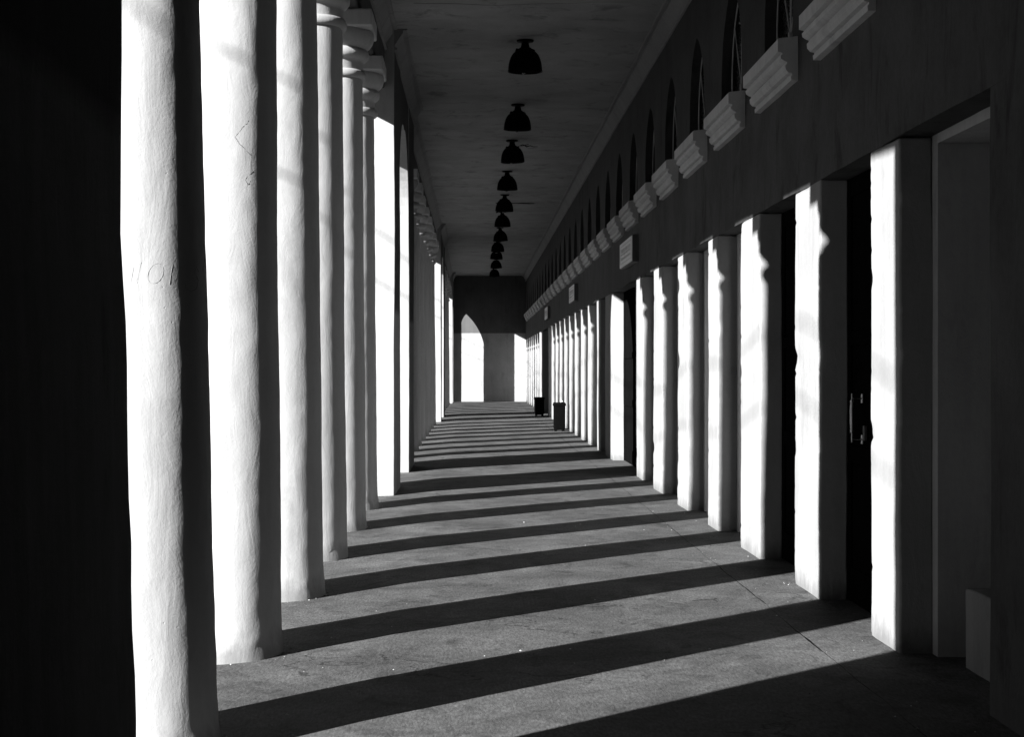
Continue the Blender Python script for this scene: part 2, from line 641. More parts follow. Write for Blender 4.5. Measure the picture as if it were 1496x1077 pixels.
g1 = [(.001821, -.914), (.002440, -.922), (.003059, -.908), (.003657, -.916), (.00430, -.914), (.00493, -.934)]
lean0 = lambda zh: 0.0
leans = [lambda zh: m(-.018 * min(max(zh, 0), 3.0)), lean0, lambda zh: m(-.003 * zh), lean0, lean0, lean0]
lab1 = ['white plaster column nearest the camera, beside the dark wall, faint scrawl scratched on its shaft',
        'white plaster column second from the dark wall, a sharp angular crack high on its shaft',
        'white plaster column third from the dark near wall, its top cut off by the photo',
        'white plaster column fourth from the dark near wall, neck ring just inside the photo',
        'white plaster column with its whole capital in view, fifth from the dark near wall',
        'slim looking white plaster column just before the first sunlit pier']
G1 = 'white columns of the near colonnade'
cols1 = []
for i, (u, xc) in enumerate(g1):
    t = empty('column', (m(xc), dy(u), 0), lab1[i], 'column', G1)
    make_shaft('shaft', t, i + 1, leans[i], 72 if i < 3 else 56, 170 if i < 3 else 120, 1.0)
    make_capital(t, i * 3.1)
    cols1.append(t)


def stroke_on_shaft(i, polylines, r, mat, name):
    """polylines of (side angle from the face turned to the walkway end, height in eye heights)."""
    u, xc = g1[i]
    t = cols1[i]
    o = origin_of(t)
    v = math.atan2(-m(xc), dy(u))
    n0 = Vector((math.sin(v), -math.cos(v), 0))
    r0 = Vector((math.cos(v), math.sin(v), 0))
    mb = MB()
    for pl in polylines:
        fine = []
        for a, b in zip(pl[:-1], pl[1:]):
            for q in range(6):
                fine.append((a[0] + (b[0] - a[0]) * q / 6, a[1] + (b[1] - a[1]) * q / 6))
        fine.append(pl[-1])
        pts = []
        for ph, zh in fine:
            nn = n0 * math.cos(ph) + r0 * math.sin(ph)
            th = math.atan2(nn.y, nn.x)
            p = shaft_point(th, m(zh), i + 1, leans[i], 1.0)
            jit = .0015 * noise.noise(Vector((ph * 40, zh * 40, 0)))
            pts.append(p + nn * (-r * .55 + jit) + o)
        mb.tube(pts, [r * (.55 + .7 * abs(noise.noise(Vector((k * .7, 2, 0)))) + .2) for k in range(len(pts))], 6)
    return mb.build(name, mat, t, sharp=80)


def loop(c, z, rx, rz, a0, a1, n=16, tilt=0.0):
    out = []
    for q in range(n + 1):
        a = math.radians(a0 + (a1 - a0) * q / n)
        x, y = rx * math.cos(a), rz * math.sin(a)
        out.append((c + x + y * tilt, z + y))
    return out


stroke_on_shaft(0, [loop(.37, 1.240, .085, .026, 70, 400, tilt=1.2)], 0.0015, M_scr, 'scratched_letter')
stroke_on_shaft(0, [[(.09, 1.215), (.13, 1.262), (.16, 1.215), (.21, 1.268)]], 0.0015, M_scr, 'scratched_letter')
stroke_on_shaft(0, [[(.575, 1.265), (.555, 1.245), (.53, 1.213)]], 0.0015, M_scr, 'scratched_letter')
stroke_on_shaft(0, [[(.74, 1.225), (.75, 1.205), (.84, 1.197), (.95, 1.206), (1.00, 1.228), (.93, 1.243), (.90, 1.25), (.96, 1.262), (1.02, 1.25)]], 0.0015, M_scr, 'scratched_letter')
stroke_on_shaft(0, [[(1.30, 1.285), (1.18, 1.268), (1.14, 1.245), (1.15, 1.215), (1.24, 1.208), (1.36, 1.216), (1.44, 1.238), (1.42, 1.262), (1.30, 1.272), (1.20, 1.266)]], 0.0015, M_scr, 'scratched_letter')
stroke_on_shaft(1, [[(.53, 1.858), (.50, 1.846), (.44, 1.836), (.38, 1.818), (.30, 1.797), (.33, 1.788), (.37, 1.774), (.45, 1.760), (.555, 1.739)]], .0022, M_crack, 'plaster_crack')
stroke_on_shaft(1, [[(.61, 1.683), (.56, 1.672), (.51, 1.664), (.467, 1.651), (.50, 1.640), (.524, 1.634), (.56, 1.648)]], .0022, M_crack, 'plaster_crack')

# farther colonnades share a few shafts between their columns
protos = []
for k in range(3):
    t = empty('column', (XC, dy(.00773) + k, 0), 'white plaster column', 'column')
    make_shaft('shaft', t, 20 + k, lean0, 32, 50, 1.1)
    make_capital(t, 30 + k, 28)
    protos.append(t)
ORD = ['first', 'second', 'third', 'fourth', 'fifth', 'sixth', 'seventh', 'eighth']
g2 = [.00768, .00826, .00886, .00948, .01008, .01068, .01128, .01193]
g3 = [.01501, .01560, .01622, .01682, .01742, .01802, .01862]
used = 0
for gi, (us, gname, lab) in enumerate(((g2, 'white columns of the middle colonnade', '{} white column beyond the tall arch by the first sunlit pier'),
                                       (g3, 'white columns of the far colonnade', '{} white column of the far row, before the end wall'))):
    for k, u in enumerate(us):
        if used < 3:
            t = protos[used]
        else:
            t = copy_tree(protos[used % 3])
        used += 1
        t.location = (XC + m(.006) * math.sin(k * 2.1), dy(u), 0)
        tag(t, lab.format(ORD[k]), 'column', gname)


# ------------------------------------------------------------------ beams over the columns
def beam(u0, u1, label, sag=0.0):
    y0, y1 = dy(u0) + .004, dy(u1) - .004
    t = empty('lintel_beam', ((XO + XB) / 2, (y0 + y1) / 2, ZB), label, 'beam', 'beams over the columns')
    ny = max(8, int((y1 - y0) / .22))

    def hook(p, q):
        if abs(p.z - (ZB + .008)) < 1e-4:
            s = max(0.0, 1 - (p.y - y0) / 2.2)
            q.z -= sag * s
        return q
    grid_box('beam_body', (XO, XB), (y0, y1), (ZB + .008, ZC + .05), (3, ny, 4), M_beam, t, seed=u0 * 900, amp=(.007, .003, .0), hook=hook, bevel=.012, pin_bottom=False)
    cornice('cornice', XB - .004, 1, y0, y1, t)
    return t


beam(.00127, .0054, 'dark beam over the near colonnade, under the cornice', .07)
beam(.0071, .01274, 'dark beam over the middle colonnade beyond the first arch')
beam(.0144, .01926, 'dark beam over the far colonnade near the end wall')

# ------------------------------------------------------------------ solid near wall and arched bays
prof = [(0, -.626), (.31, -.626), (.39, -.626), (.48, -.632), (.555, -.637), (.66, -.634), (.77, -.640), (1.035, -.642), (1.14, -.650), (1.24, -.655), (1.7, -.655), (9, -.655)]


def near_hook(p, q):
    if p.x > XI - .001:
        zh = p.z / H
        for (a, xa), (b, xb) in zip(prof[:-1], prof[1:]):
            if a <= zh <= b:
                q.x += m(xa + (xb - xa) * (zh - a) / (b - a) + .635)
                break
    # the end face is not quite square to the walkway
    q.y += dy(.000040) * (XI - p.x) / (XI - XO) * max(0, 1 - (dy(.00127) - p.y) / 1.0)
    return q


near = empty('arcade_wall', ((XI + XO) / 2, 0, 0), 'dark shadowed wall end filling the left edge of the photo', 'wall', 'solid piers of the arcade')
grid_box('wall_body', (XO, XI), (dy(-.0033), dy(.00127)), (-.1, ZC + .04), (4, 60, 46), None, near, seed=1.5, amp=(.006, .004, .001), hook=near_hook,
         mats=[M_pier, M_two], face_mat={'+x': 1})
cornice('cornice', XI - .01, 1, dy(-.0033), dy(.00127) - .004, near)


def lancet(w, rise, n=18):
    """right half outline from (w, 0) up to (0, rise)."""
    R = (w * w + rise * rise) / (2 * w)
    cx = w - R
    a1 = math.atan2(rise, -cx)
    return [(cx + R * math.cos(a1 * q / n), R * math.sin(a1 * q / n)) for q in range(n + 1)]


def arched_bay(uA, uB, uC, uD, spring, apex, label, far=False):
    """pier uA-uB, pointed arch uB-uC, pier uC-uD."""
    yA, yB, yC, yD = dy(uA), dy(uB), dy(uC), dy(uD)
    t = empty('arched_bay', ((XI + XO) / 2, (yA + yD) / 2, 0), label, 'archway', 'arched bays between the colonnades')
    kw = dict(mats=[M_pier, M_two], face_mat={'+x': 1})
    nzz = 40 if not far else 24
    grid_box('pier', (XO, XI), (yA, yB), (-.1, ZC + .04), (4, 5, nzz), None, t, seed=uA * 700, **kw)
    grid_box('pier', (XO, XI), (yC, yD), (-.1, ZC + .04), (4, 5, nzz), None, t, seed=uC * 700, **kw)
    ym, w = (yB + yC) / 2, (yC - yB) / 2
    w += .03
    half = lancet(w, m(apex - spring))
    z0 = m(spring) + .001
    poly = [(yA, z0), (yB, z0)]
    poly = []
    left = [(ym - a, z0 + b) for a, b in half]
    right = [(ym + a, z0 + b) for a, b in reversed(half)]
    inner = left + right[1:]
    top = ZC + .04
    mbx = MB()
    # front and back skins in quads fanned to the top edge, plus the intrados
    ol = [(yA, z0)] + [(yA, top)] + [(yD, top)] + [(yD, z0)]
    for xx, kk in ((XI - .012, 1), (XO + .012, 0)):
        N = len(inner)
        for q in range(N - 1):
            (a0, b0), (a1, b1) = inner[q], inner[q + 1]
            mbx.add([(xx, a0, b0), (xx, a1, b1), (xx, a1, top), (xx, a0, top)], [(0, 1, 2, 3)], kk)
    for q in range(len(inner) - 1):
        (a0, b0), (a1, b1) = inner[q], inner[q + 1]
        mbx.add([(XI - .012, a0, b0), (XI - .012, a1, b1), (XO + .012, a1, b1), (XO + .012, a0, b0)], [(0, 1, 2, 3)], 0)
    mbx.build('pointed_arch', None, t, mats=[M_pier, M_two], smooth=False)
    cornice('cornice', XI - .01, 1, yA + .002, yD - .002, t)
    return t


arched_bay(.0054, .0058, .0066, .0071, 2.30, 3.15, 'sunlit white pier with tall pointed arch, first past the near columns')
arched_bay(.01274, .0131, .0139, .0144, 2.30, 3.15, 'second sunlit pier and pointed arch, halfway along the walkway')
arched_bay(.01926, .0194, .0199, .01999, 2.25, 3.08, 'last pier and pointed arch, touching the end wall', True)

# ------------------------------------------------------------------ end wall
endw = empty('end_wall', (m(.4), Y_END, 0), 'two-tone end wall closing the walkway, dark paint above a pale lower half', 'wall')
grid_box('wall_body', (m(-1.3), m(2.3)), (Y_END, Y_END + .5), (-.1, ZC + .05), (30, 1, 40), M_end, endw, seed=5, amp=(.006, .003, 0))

# ------------------------------------------------------------------ shop wall on the far side of the walkway
shop = empty('shop_wall', (XW, 0, 0), 'long dark upper wall over pale piers, niches and doors facing the columns', 'wall')
piers = [(.002388, .00256), (.002935, .003165), (.003562, .00381), (.004174, .00435), (.00478, .0050), (.005415, .00567), (.006055, .0063),
         (.00735, .00778), (.0081, .0083), (.0088, .00898), (.00938, .00956), (.00998, .01016), (.0106, .01077), (.0112, .01137), (.0118, .01197),
         (.0124, .01257), (.01305, .01323), (.0137, .01387), (.0150, .01520), (.01555, .01573), (.01613, .0163), (.01672, .01689), (.01734, .0175), (.01794, .0181),
         (.01854, .0187), (.01914, .0193), (.01974, .0202)]
DOORS = {(.00256, .002935), (.003165, .003562), (.0063, .00735), (.01387, .0150)}
XD = m(1.60)


def chip_hook(y0, y1, seed, amt):
    def hook(p, q):
        if abs(p.x - XW) < 1e-4 and (abs(p.y - y0) < 1e-4 or abs(p.y - y1) < 1e-4):
            e = 0 if abs(p.y - y0) < 1e-4 else 1
            c = max(0.0, noise.noise(Vector((seed * 3.1 + e * 17, p.z * 4.5, 0))) - .34) * amt
            c += max(0.0, noise.noise(Vector((seed * 1.7 + e * 11, p.z * 19, 0))) - .30) * amt * .5
            c += max(0.0, .12 - p.z) * amt * max(0, .4 + noise.noise(Vector((seed, e * 9, p.z * 30))))
            q.x += c
            q.y += c * (.8 if e == 0 else -.8)
        return q
    return hook


for i, (a, b) in enumerate(piers):
    near_ = a < .0065
    grid_box('pier', (XW, XD), (dy(a), dy(b)), (-.05, ZO - .003), (3, 6, 110 if near_ else 24), M_pil, shop, seed=i * 1.3 + .4,
             hook=chip_hook(dy(a), dy(b), i + .37, .040 if near_ else .02),
             amp=(.009, .005, .001) if near_ else (.008, .004, 0), bevel=.012)


def niche(y0, y1, deep=.34):
    """stepped recess behind an opening, plastered shut at the back."""
    ins, x1, x2 = .11, XD - .006, XD + m(deep)
    zt = m(1.775)
    mbx = MB()
    ya, yb = y0 + ins, y1 - ins
    mbx.add([(x1, yb, 0), (x1, y1 + .03, 0), (x1, y1 + .03, ZO + .03), (x1, yb, ZO + .03)], [(0, 1, 2, 3)])
    mbx.add([(x1, y0 - .03, 0), (x1, ya, 0), (x1, ya, ZO + .03), (x1, y0 - .03, ZO + .03)], [(0, 1, 2, 3)])
    mbx.add([(x1, ya, zt), (x1, yb, zt), (x1, yb, ZO + .03), (x1, ya, ZO + .03)], [(0, 1, 2, 3)])
    mbx.add([(x1, yb, 0), (x2, yb, 0), (x2, yb, zt), (x1, yb, zt)], [(0, 1, 2, 3)])
    mbx.add([(x1, ya, 0), (x1, ya, zt), (x2, ya, zt), (x2, ya, 0)], [(0, 1, 2, 3)])
    mbx.add([(x1, ya, zt), (x1, yb, zt), (x2, yb, zt), (x2, ya, zt)], [(0, 1, 2, 3)])
    mbx.add([(x2, ya, 0), (x2, yb, 0), (x2, yb, zt), (x2, ya, zt)], [(0, 1, 2, 3)])
    for v in mbx.v:
        v.z -= .05 if v.z == 0 else 0
    return mbx.build('niche', M_niche, shop, bevel=0, smooth=False)


def door(y0, y1, xd):
    """double-leaf panelled door set in an opening, with pull handle and lock plate on the far leaf."""
    mbx = MB()
    zt = ZO + .01
    mbx.box(xd + .03, xd + .08, y0 - .01, y1 + .01, -.03, zt)
    ym = (y0 + y1) / 2
    for (a, b) in ((y0 + .012, ym - .004), (ym + .004, y1 - .012)):
        mbx.box(xd + .012, xd + .028, a, a + .09, .01, zt - .02)
        mbx.box(xd + .012, xd + .028, b - .09, b, .01, zt - .02)
        for zc, hh in ((.02, .22), (.95, .12), (1.75, .10), (zt - .14, .12)):
            mbx.box(xd + .014, xd + .026, a + .092, b - .092, zc, zc + hh)
    d = mbx.build('door', M_door, shop, bevel=.004)
    return d, ym


for (a, b), (c, d) in zip([(.0, .001966)] + piers[:-1], piers):
    y0, y1 = dy(b), dy(c)
    if (b, c) in DOORS:
        dd, ym = door(y0, y1, XD - .02)
        if b < .0026:
            hx, hy = m(1.553), dy(.00282)
            mbx = MB()
            pr = [(.004, m(.690)), (.005, m(.700)), (.006, m(.728)), (.012, m(.732)), (.013, m(.740)), (.010, m(.745)), (.013, m(.765)), (.0145, m(.80)),
                  (.013, m(.838)), (.010, m(.852)), (.013, m(.856)), (.012, m(.864)), (.006, m(.867)), (.005, m(.888)), (.004, m(.893))]
            mbx.lathe(pr, 16, hx, hy)
            for zz in (m(.703), m(.872)):
                mbx.tube([(hx, hy, zz), (XD - .004, hy, zz)], .005, 10)
                mbx.box(XD - .012, XD - .004, hy - .02, hy + .02, zz - .03, zz + .03)
            mbx.build('handle', M_metal, dd, bevel=.001)
            mbx = MB()
            ly = hy - .10
            mbx.box(XD - .022, XD - .002, ly - .022, ly + .022, m(.700), m(.762))
            mbx.build('lock', M_signbox, dd, bevel=.004)
    else:
        niche(y0, y1, .34 if b < .0025 else .22)

# upper wall with pointed window openings
WC = [.00273 + .000612 * k for k in range(28)]
WS, WA, WSP, WH = m(2.515), m(3.20), m(2.70), m(.40)     # sill, apex, springing, half width
half = lancet(WH, WA - WSP, 12)
rows = [(WH, WS), (WH, WS + (WSP - WS) * .5)] + [(a, WSP + b) for a, b in half]
mb = MB()
step = dy(.000612)
wtop = ZC + .04
xf, xr = XW, XW + .16


def wq(pts, k=0):
    mb.add(pts, [(0, 1, 2, 3)], k)


def wall_grid(x, y0, y1, z0, z1, ny, nz):
    for j in range(ny):
        for k in range(nz):
            a, b = y0 + (y1 - y0) * j / ny, y0 + (y1 - y0) * (j + 1) / ny
            c, d = z0 + (z1 - z0) * k / nz, z0 + (z1 - z0) * (k + 1) / nz
            wq([(x, a, c), (x, b, c), (x, b, d), (x, a, d)])


y_first = dy(WC[0]) - step / 2
y_last = dy(WC[-1]) + step / 2
zmid = WS
wall_grid(xf, Y_BACK, y_first, ZO, wtop, 40, 8)
Y0E = dy(.001966)
wall_grid(xf, Y_BACK, Y0E, -.05, ZO, 60, 24)
for k in range(24):
    c, d = -.05 + (ZO + .05) * k / 24, -.05 + (ZO + .05) * (k + 1) / 24
    wq([(xf, Y0E, c), (XD, Y0E, c), (XD, Y0E, d), (xf, Y0E, d)])
for kk, u in enumerate(WC):
    yc = dy(u)
    ya, yb = yc - step / 2, yc + step / 2
    wall_grid(xf, ya, yb, ZO, WS, 8, 6)
    for (a0, z0), (a1, z1) in zip(rows[:-1], rows[1:]):
        wq([(xf, ya, z0), (xf, yc - a0, z0), (xf, yc - a1, z1), (xf, ya, z1)])
        wq([(xf, yc + a0, z0), (xf, yb, z0), (xf, yb, z1), (xf, yc + a1, z1)])
        wq([(xf, yc - a0, z0), (xr, yc - a0, z0), (xr, yc - a1, z1), (xf, yc - a1, z1)])
        wq([(xf, yc + a0, z0), (xf, yc + a1, z1), (xr, yc + a1, z1), (xr, yc + a0, z0)])
    wq([(xf, ya, WA), (xf, yc, WA), (xf, yc, wtop), (xf, ya, wtop)])
    wq([(xf, yc, WA), (xf, yb, WA), (xf, yb, wtop), (xf, yc, wtop)])
    wq([(xf, yc - WH, WS), (xf, yc + WH, WS), (xr, yc + WH, WS), (xr, yc - WH, WS)])
wall_grid(xf, y_last, Y_END, ZO, wtop, 6, 8)
# underside of the wall over the openings
n = 460
for j in range(n):
    a, b = Y_BACK + (Y_END - Y_BACK) * j / n, Y_BACK + (Y_END - Y_BACK) * (j + 1) / n
    wq([(xf, a, ZO), (XD + .02, a, ZO), (XD + .02, b, ZO), (xf, b, ZO)])
bm = bmesh.new()
for i, v in enumerate(mb.v):
    if abs(v.x - xf) < 1e-4 or abs(v.z - ZO) < 1e-4:
        d = lump(v, 2.2, .007, .003, 0)
        if abs(v.z - WS) < 1e-4 or v.z < 0 or (v.z > ZO + .001 and (abs(v.y - y_first) < 1e-3 or abs(v.y - y_last) < 1e-3)):
            continue
        mb.v[i] = v + Vector((d.x, 0, d.z * (1.5 if abs(v.z - ZO) < 1e-4 else 0)))
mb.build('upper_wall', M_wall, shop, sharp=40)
mb = MB()
mb.box(XD + m(.40), XD + m(.42), Y_BACK, Y_END, -.1, ZC + .1)
mb.build('rear_wall', M_dark, shop)
mb = MB()
mb.box(XO, m(2.0), Y_BACK - .15, Y_BACK - .002, -.1, ZC + .1)
mb.build('light_stop_wall', M_wall, shop)  # unseen wall added behind the camera to keep skylight out of the open end
cornice('cornice', XW + .01, -1, Y_BACK + .01, Y_END - .01, shop)


# windows: glazing (part) > sill, glazing bars, bottom rail
def make_window(yc):
    xg = XW + .13
    out = [(WH + .02, WS - .01), (WH + .02, WSP)] + [(a + .02, WSP + b + .02) for a, b in half]
    poly = [(yc + a, z) for a, z in out] + [(yc - a, z) for a, z in reversed(out[:-1])]
    mb = MB()
    mb.add([(xg, y, z) for y, z in poly] + [(xg + .01, y, z) for y, z in poly], [tuple(range(len(poly))), tuple(reversed(range(len(poly), 2 * len(poly))))])
    w = mb.build('window', M_glass, shop, origin=(xg, yc, WS))
    # moulded sill
    T, W = WS, m(.53)
    pr = [(0.002, T + .01), (-m(.086), T - .006), (-m(.092), T - .012), (-m(.092), T - m(.066)), (-m(.072), T - m(.071)), (-m(.072), T - m(.079)), (-m(.080), T - m(.083)),
          (-m(.077), T - m(.098)), (-m(.062), T - m(.108)), (-m(.050), T - m(.112)), (-m(.050), T - m(.122)), (-m(.058), T - m(.126)), (-m(.056), T - m(.146)),
          (-m(.044), T - m(.160)), (-m(.026), T - m(.164)), (-m(.026), T - m(.174)), (-m(.032), T - m(.177)), (-m(.030), T - m(.196)), (0.002, T - m(.198))]
    vs, fs = [], []
    ny, k = 8, len(pr)
    for j in range(ny + 1):
        y = yc - W + 2 * W * j / ny
        for q, (a, z) in enumerate(pr):
            e = noise.noise(Vector((a * 9, (y - yc) * 3 + 7, z * 5))) * .0022
            vs.append((XW + a + (e if a < -.01 else 0), y, z + e))
    for j in range(ny):
        for q in range(k):
            q2 = (q + 1) % k
            fs.append((j * k + q, j * k + q2, (j + 1) * k + q2, (j + 1) * k + q))
    fs += [tuple(range(k)), tuple(ny * k + q for q in reversed(range(k)))]
    build('sill', vs, fs, M_sill, w, sharp=25)
    mb = MB()
    mb.box(xg - .075, xg - .02, yc - WH + .004, yc + WH - .004, WS + .004, WS + .055)
    mb.build('bottom_rail', M_rail, w, bevel=.004)
    mb = MB()
    xb = xg - .03
    mb.box(xb - .018, xb + .012, yc - .022, yc + .022, WS + .056, WS + .20)
    zt = WS + .18
    for e in (-1, 1):
        pts = [(xb, yc + e * (.01 + (WH * .80) * (q / 10) ** .9), zt + (m(.46)) * q / 10) for q in range(11)]
        mb.tube(pts, .0065, 6)
        mb.tube([(xb, yc + e * .012, zt), (xb, yc + e * .04, zt + m(.50))], .005, 6)
        edge = [(xb, yc + e * (a - .012), z) for a, z in rows]
        mb.tube(edge, .008, 6)
    mb.tube([(xb, yc + WH * math.cos(q * math.pi / 10) * .25, WS + m(.50) - .03 * math.sin(q * math.pi / 10)) for q in range(11)], .006, 6)
    mb.build('glazing_bars', M_bar, w)
    return w


w0 = make_window(dy(WC[0]))
for u in WC[1:]:
    c = copy_tree(w0, shop)
    c.location.y = dy(u)

# low plaster block in the nearest recess
blk = empty('plaster_block', (m(1.76), dy(.00206), 0), 'low whitewashed block standing in the recess at the right edge', 'block')
grid_box('block_body', (m(1.632), m(1.90)), (dy(.00180), dy(.00228)), (-.03, m(.262)), (4, 8, 6), M_block, blk, seed=8, amp=(.010, .006, .001), bevel=.015)


# ------------------------------------------------------------------ ceiling lamps
def make_lamp(x, y):
    t = empty('ceiling_lamp', (x, y, ZC), None, 'lamp', 'bell lamps along the ceiling')
    z = ZC
    mb = MB()
    mb.lathe([(.112, z + .012), (.112, z - .012), (.104, z - .024), (.060, z - .034), (.04, z - .038)], 32, x, y)
    mb.build('ceiling_rose', M_lamp, t, sharp=40)
    mb = MB()
    mb.lathe([(.046, z - .03), (.050, z - .055), (.058, z - .090), (.088, z - .110), (.112, z - .126), (.130, z - .130), (.133, z - .144), (.122, z - .152), (.105, z - .156)], 32, x, y)
    for q in range(4):
        a = q * math.pi / 2 + .5
        mb.lathe([(.012, z - .154), (.014, z - .144), (.014, z - .124), (.010, z - .116)], 8, x + .125 * math.cos(a), y + .125 * math.sin(a))
    mb.build('collar', M_lamp, t, sharp=40)
    mb = MB()
    R = m(.139)
    zt, zb = z - .146, m(3.432)
    pr = []
    for q in range(15):
        f = q / 14
        r = .105 + (R - .105) * math.sin(f * math.pi / 2) ** .82
        pr.append((r, zt + (zb - zt) * (1 - math.cos(f * math.pi / 2)) ** .85 if q else zt))
    pr += [(R + .006, zb - .006), (R + .004, zb - .016), (R - .004, zb - .012)]
    pr += [(r - .008, zz - .004) for r, zz in reversed(pr[3:14])] + [(.02, zt - .02)]
    mb.lathe(pr, 40, x, y, cap=False)
    mb.build('bell_shade', M_lamp, t, sharp=50)
    mb = MB()
    pr = [(.02, zb + .05), (R - .025, zb + .010)] + [((R - .022) * math.cos(a), zb - .003 - .030 * math.sin(a)) for a in [q * math.pi / 2 / 8 for q in range(8)]] + [(.012, zb - .036), (.008, zb - .042)]
    mb.lathe(pr, 36, x, y)
    mb.build('glass', M_lens, t, sharp=50)
    mb = MB()
    mb.lathe([(.006, zb - .028), (.022, zb - .034), (.028, zb - .046), (.022, zb - .058), (.008, zb - .064)], 16, x - .02, y - .10)
    mb.build('glint_bead', M_glint, t, sharp=60)  # glossy bead added under the glass to catch a glint, no working bulb
    return t


LU = [.0056, .00697, .00807, .00933, .0106, .01175, .0131, .0143, .0153, .0167, .0182]
LX = [.41, .436, .436, .4385, .462, .47, .48, .475, .485, .51, .51]
lab = ['black bell lamp on the ceiling, the largest and nearest of the row', 'black bell lamp second along the ceiling from the top of the photo',
       'black bell lamp third along the ceiling, a bent wire poking out beside it', 'black bell lamp fourth along the ceiling, before the one with a long arm',
       'black bell lamp with a long thin arm sticking out, fifth along the ceiling', 'black bell lamp sixth along the ceiling, just past the one with an arm',
       'black bell lamp seventh along the ceiling, over the dark band past the arm lamp', 'black bell lamp eighth along the ceiling, fourth from the end wall',
       'black bell lamp ninth along the ceiling, third from the end wall', 'black bell lamp tenth along the ceiling, last but one before the end wall',
       'black bell lamp eleventh along the ceiling, the smallest, nearest the end wall']
L0 = make_lamp(m(LX[0]), dy(LU[0]))
for i, (u, x) in enumerate(zip(LU, LX)):
    t = L0 if i == 0 else copy_tree(L0)
    t.location = (m(x), dy(u), ZC)
    tag(t, lab[i])
    if i:
        t.rotation_euler = (math.radians(1.4) * math.sin(i * 2.3), math.radians(2.0) * math.sin(i * 1.7 + 1), 0)
    if i in (2, 4):
        mb = MB()
        X, Y = m(x), dy(u)
        if i == 2:
            mb.tube([(X + .10, Y, ZC - .12), (X + .20, Y - .1, ZC - .10), (X + .27, Y - .05, ZC - .135), (X + .34, Y, ZC - .11), (X + .40, Y + .02, ZC - .13), (X + .48, Y, ZC - .135)], [.006, .006, .012, .008, .005, .004], 7)
            mb.tube([(X + .16, Y, ZC - .11), (X + .24, Y, ZC - .10), (X + .31, Y, ZC - .085)], .007, 7)
        else:
            mb.tube([(X + .10, Y, ZC - .21), (X + .30, Y - .02, ZC - .205), (X + .44, Y, ZC - .195), (X + .60, Y, ZC - .20), (X + .74, Y, ZC - .195)], [.010, .009, .014, .013, .006], 8)
            mb.tube([(X - .10, Y, ZC - .21), (X - .22, Y, ZC - .215)], .010, 8)
            mb.tube([(X - .08, Y - .1, ZC - .40), (X - .20, Y - .12, ZC - .46)], [.012, .018], 8)
        mb.build('bracket_arm', M_lamp, t)

# ------------------------------------------------------------------ hanging sign boxes
def make_sign():
    y0, y1, x0 = 0.0, dy(.00052), m(1.42)
    z0, z1 = m(1.962), m(2.208)
    t = empty('sign_box', (x0, 0, z0), None, 'sign', 'lightbox signs over the wide doors')
    mb = MB()
    mb.box(x0 + .012, XW + .008, y0, y1, z0, z1)
    mb.build('case', M_signbox, t, bevel=.006)
    mb = MB()
    mb.box(x0, x0 + .010, y0 + .012, y1 - .012, z0 + .012, z1 - .012)
    p = mb.build('panel', M_sign, t, bevel=.003)
    mb = MB()
    a, b, c, d = y0 + .14, y1 - .14, z0 + .06, z1 - .06
    th = .012
    xx, xy = x0 - .002, x0 + .001
    mb.box(xx, xy, a, b, c, c + th); mb.box(xx, xy, a, b, d - th, d)
    mb.box(xx, xy, a, a + th, c + th, d - th); mb.box(xx, xy, b - th, b, c + th, d - th)
    mb.build('border', M_signink, p)
    mb = MB()
    rr = random.Random(3)
    for zc, hh in ((d - .105, .055), (c + .125, .030), (c + .055, .035)):
        yy = a + .12 + rr.random() * .05
        while yy < b - .16:
            w = rr.uniform(.02, .045)
            mb.box(xx, xy, yy, yy + w * .35, zc, zc + hh)
            mb.box(xx, xy, yy + w * .36, yy + w, zc + hh * rr.choice((.0, .4, .75)), zc + hh * rr.choice((.8, .9, 1.0)))
            yy += w + rr.choice((.012, .012, .05))
    mb.build('faded_lettering', M_signink, p)
    return t


S0 = make_sign()
for i, (u, lb) in enumerate(((.00620, 'pale lightbox sign with faded lettering, largest of those on the wall'),
                             (.00983, 'pale lightbox sign of middle size, over the sunlit niches past the first sign'),
                             (.01345, 'smallest and farthest lightbox sign, over the dark doorway near the end'))):
    t = S0 if i == 0 else copy_tree(S0)
    t.location.y = dy(u)
    tag(t, lb)


